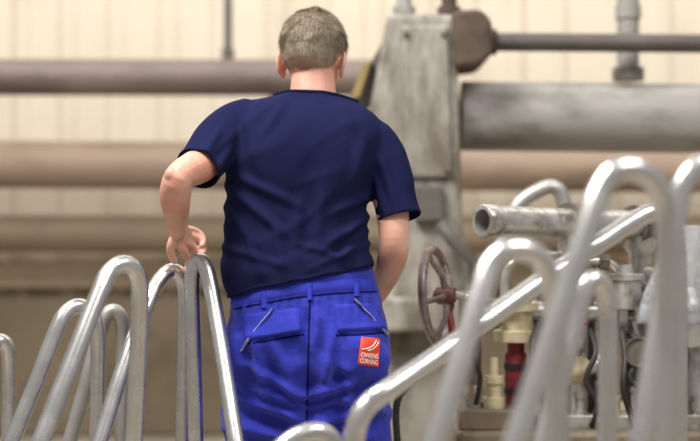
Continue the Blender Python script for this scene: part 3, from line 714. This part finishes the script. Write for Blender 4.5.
strip([(233, 309), (262, 303.5), (285, 299), (310, 295.5), (345, 292.5), (377, 291.5)], 2.2, .0018, 'seam_and_shade', M['seam_and_shade'], trousers)
for x, y in ((264, 297), (310, 289), (357, 285)): strip([(x, y-6), (x, y), (x, y+11)], 6.5, .006, 'belt_loop', M['trous2'], trousers)
strip([(310, 297), (309, 330), (308, 370), (307, 410), (307, 440)], 2.4, .001, 'seam_and_shade', M['seam_and_shade'], trousers)
flap_h = lambda s, t: .003+.010*t+.0015*math.sin(s*7+t*2)
quad_patch([(241, 314), (300, 307), (303, 332), (244, 342)], flap_h, 18, 12, 'pocket_flap', M['trous2'], trousers)
quad_patch([(334, 304), (371, 302), (388, 330), (337, 333)], flap_h, 18, 12, 'pocket_flap', M['trous2'], trousers)
strip([(244, 344), (275, 339.5), (304, 334.5)], 3, .001, 'seam_and_shade', M['seam_and_shade'], trousers)  # dark strip under the left flap edge: seam with its shadow painted in
strip([(336, 335.2), (360, 334.5), (386, 332.5)], 3, .001, 'seam_and_shade', M['seam_and_shade'], trousers)  # right flap likewise: lower seam and painted shadow in one strip
strip([(273, 308), (265, 318.5), (257, 329), (249, 340), (241, 351)], 1.7, .0108, 'zip_trim', M['zip'], trousers, label='grey slanted pocket trim')
strip([(354, 299), (363, 308), (371, 317), (379, 326), (387, 335)], 1.7, .0108, 'zip_trim', M['zip'], trousers, label='grey slanted pocket trim')
QC = [(361, 336), (381, 338), (379, 368), (357, 365)]
patch = quad_patch(QC, .004, 10, 12, 'logo_patch', M['red'], person, label='red logo patch with white arcs and lettering')
def pq(s, t):
    c = QC
    return ((c[0][0]*(1-s)+c[1][0]*s)*(1-t)+(c[3][0]*(1-s)+c[2][0]*s)*t, (c[0][1]*(1-s)+c[1][1]*s)*(1-t)+(c[3][1]*(1-s)+c[2][1]*s)*t)
for q in ([(.12, .44), (.36, .40), (.60, .29), (.76, .10)], [(.38, .47), (.60, .40), (.78, .27), (.88, .14)]):
    strip([pq(*a) for a in q], 1.2, .0055, 'emblem_arc', M['white'], patch)
for txt, t0 in (('OWENS', .54), ('CORNING', .74)):
    cu = bpy.data.curves.new('txt', 'FONT'); cu.body = txt; cu.size = 1; cu.align_x = 'CENTER'; cu.offset = .018
    to = bpy.data.objects.new('txt', cu); COL.objects.link(to); dg = bpy.context.evaluated_depsgraph_get(); dg.update()
    tm = bpy.data.meshes.new_from_object(to.evaluated_get(dg)); bpy.data.objects.remove(to)
    xs = [v.co.x for v in tm.vertices]; w = max(xs)-min(xs); mx = (max(xs)+min(xs))/2
    for v in tm.vertices:
        s = .5+(v.co.x-mx)/w*.80; t = t0+.155-(v.co.y/.72)*.155
        v.co = proj(*pq(s, t), .0058)
    link(tm, 'lettering', M['white'], patch, False)
# shoes
for cx, dd in ((257, 3.72), (357, 3.66)):
    x = W(cx, 0, dd).x; mb = MB(); rings = []
    for y, w, z1 in ((-.10, .022, .05), (-.09, .034, .085), (-.05, .040, .105), (0, .042, .11), (.05, .044, .095), (.10, .048, .07), (.15, .047, .055), (.185, .036, .045), (.2, .018, .032)):
        ring = []
        for j in range(20):
            t = 2*math.pi*j/20; ct, s2 = math.cos(t), math.sin(t)
            ring.append((x+w*math.copysign(abs(ct)**.7, ct), dd+y, z1/2+z1/2*math.copysign(abs(s2)**.7, s2)))
        rings.append(ring)
    mb.loft(rings); mb.build('shoe', M['shoe'], person, smooth='all')

# ------------------------------------------------------------------ light, world, camera
w = bpy.data.worlds.new('World'); scene.world = w; w.use_nodes = True
bg = w.node_tree.nodes['Background']; bg.inputs['Color'].default_value = (1, .98, .95, 1); bg.inputs['Strength'].default_value = .36
def area(loc, target, sx, sy, e, col=(1, .985, .96)):
    l = bpy.data.lights.new('area_light', 'AREA'); l.shape = 'RECTANGLE'; l.size = sx; l.size_y = sy; l.energy = e; l.color = col
    o = bpy.data.objects.new('area_light', l); COL.objects.link(o); o.location = loc
    o.rotation_euler = (Vector(target)-Vector(loc)).to_track_quat('-Z', 'Y').to_euler(); return o
area((-1.8, 2.6, 5.0), (0, 3.6, 1), 2.0, 1.1, 340)
area((2.2, 1.2, 4.8), (.3, 3.6, 1.1), 1.8, 1.2, 125)
area((0, 6.3, 5.0), (0, 8.7, 2.0), 10, .8, 262, (1, .97, .92))
cam = bpy.data.cameras.new('camera'); co = bpy.data.objects.new('camera', cam); COL.objects.link(co)
co.location = CAM; co.rotation_euler = (math.pi/2, 0, 0)
cam.sensor_width = 36; cam.lens = 36*F/700; cam.clip_start = .05
cam.dof.use_dof = True; cam.dof.focus_distance = 3.58; cam.dof.aperture_fstop = 1.8
scene.camera = co
if ZOOM:
    z, cx, cy = ZOOM; cam.lens *= z; cam.shift_x = z*(cx-350)/700; cam.shift_y = z*(220.5-cy)/700; cam.dof.aperture_fstop *= z
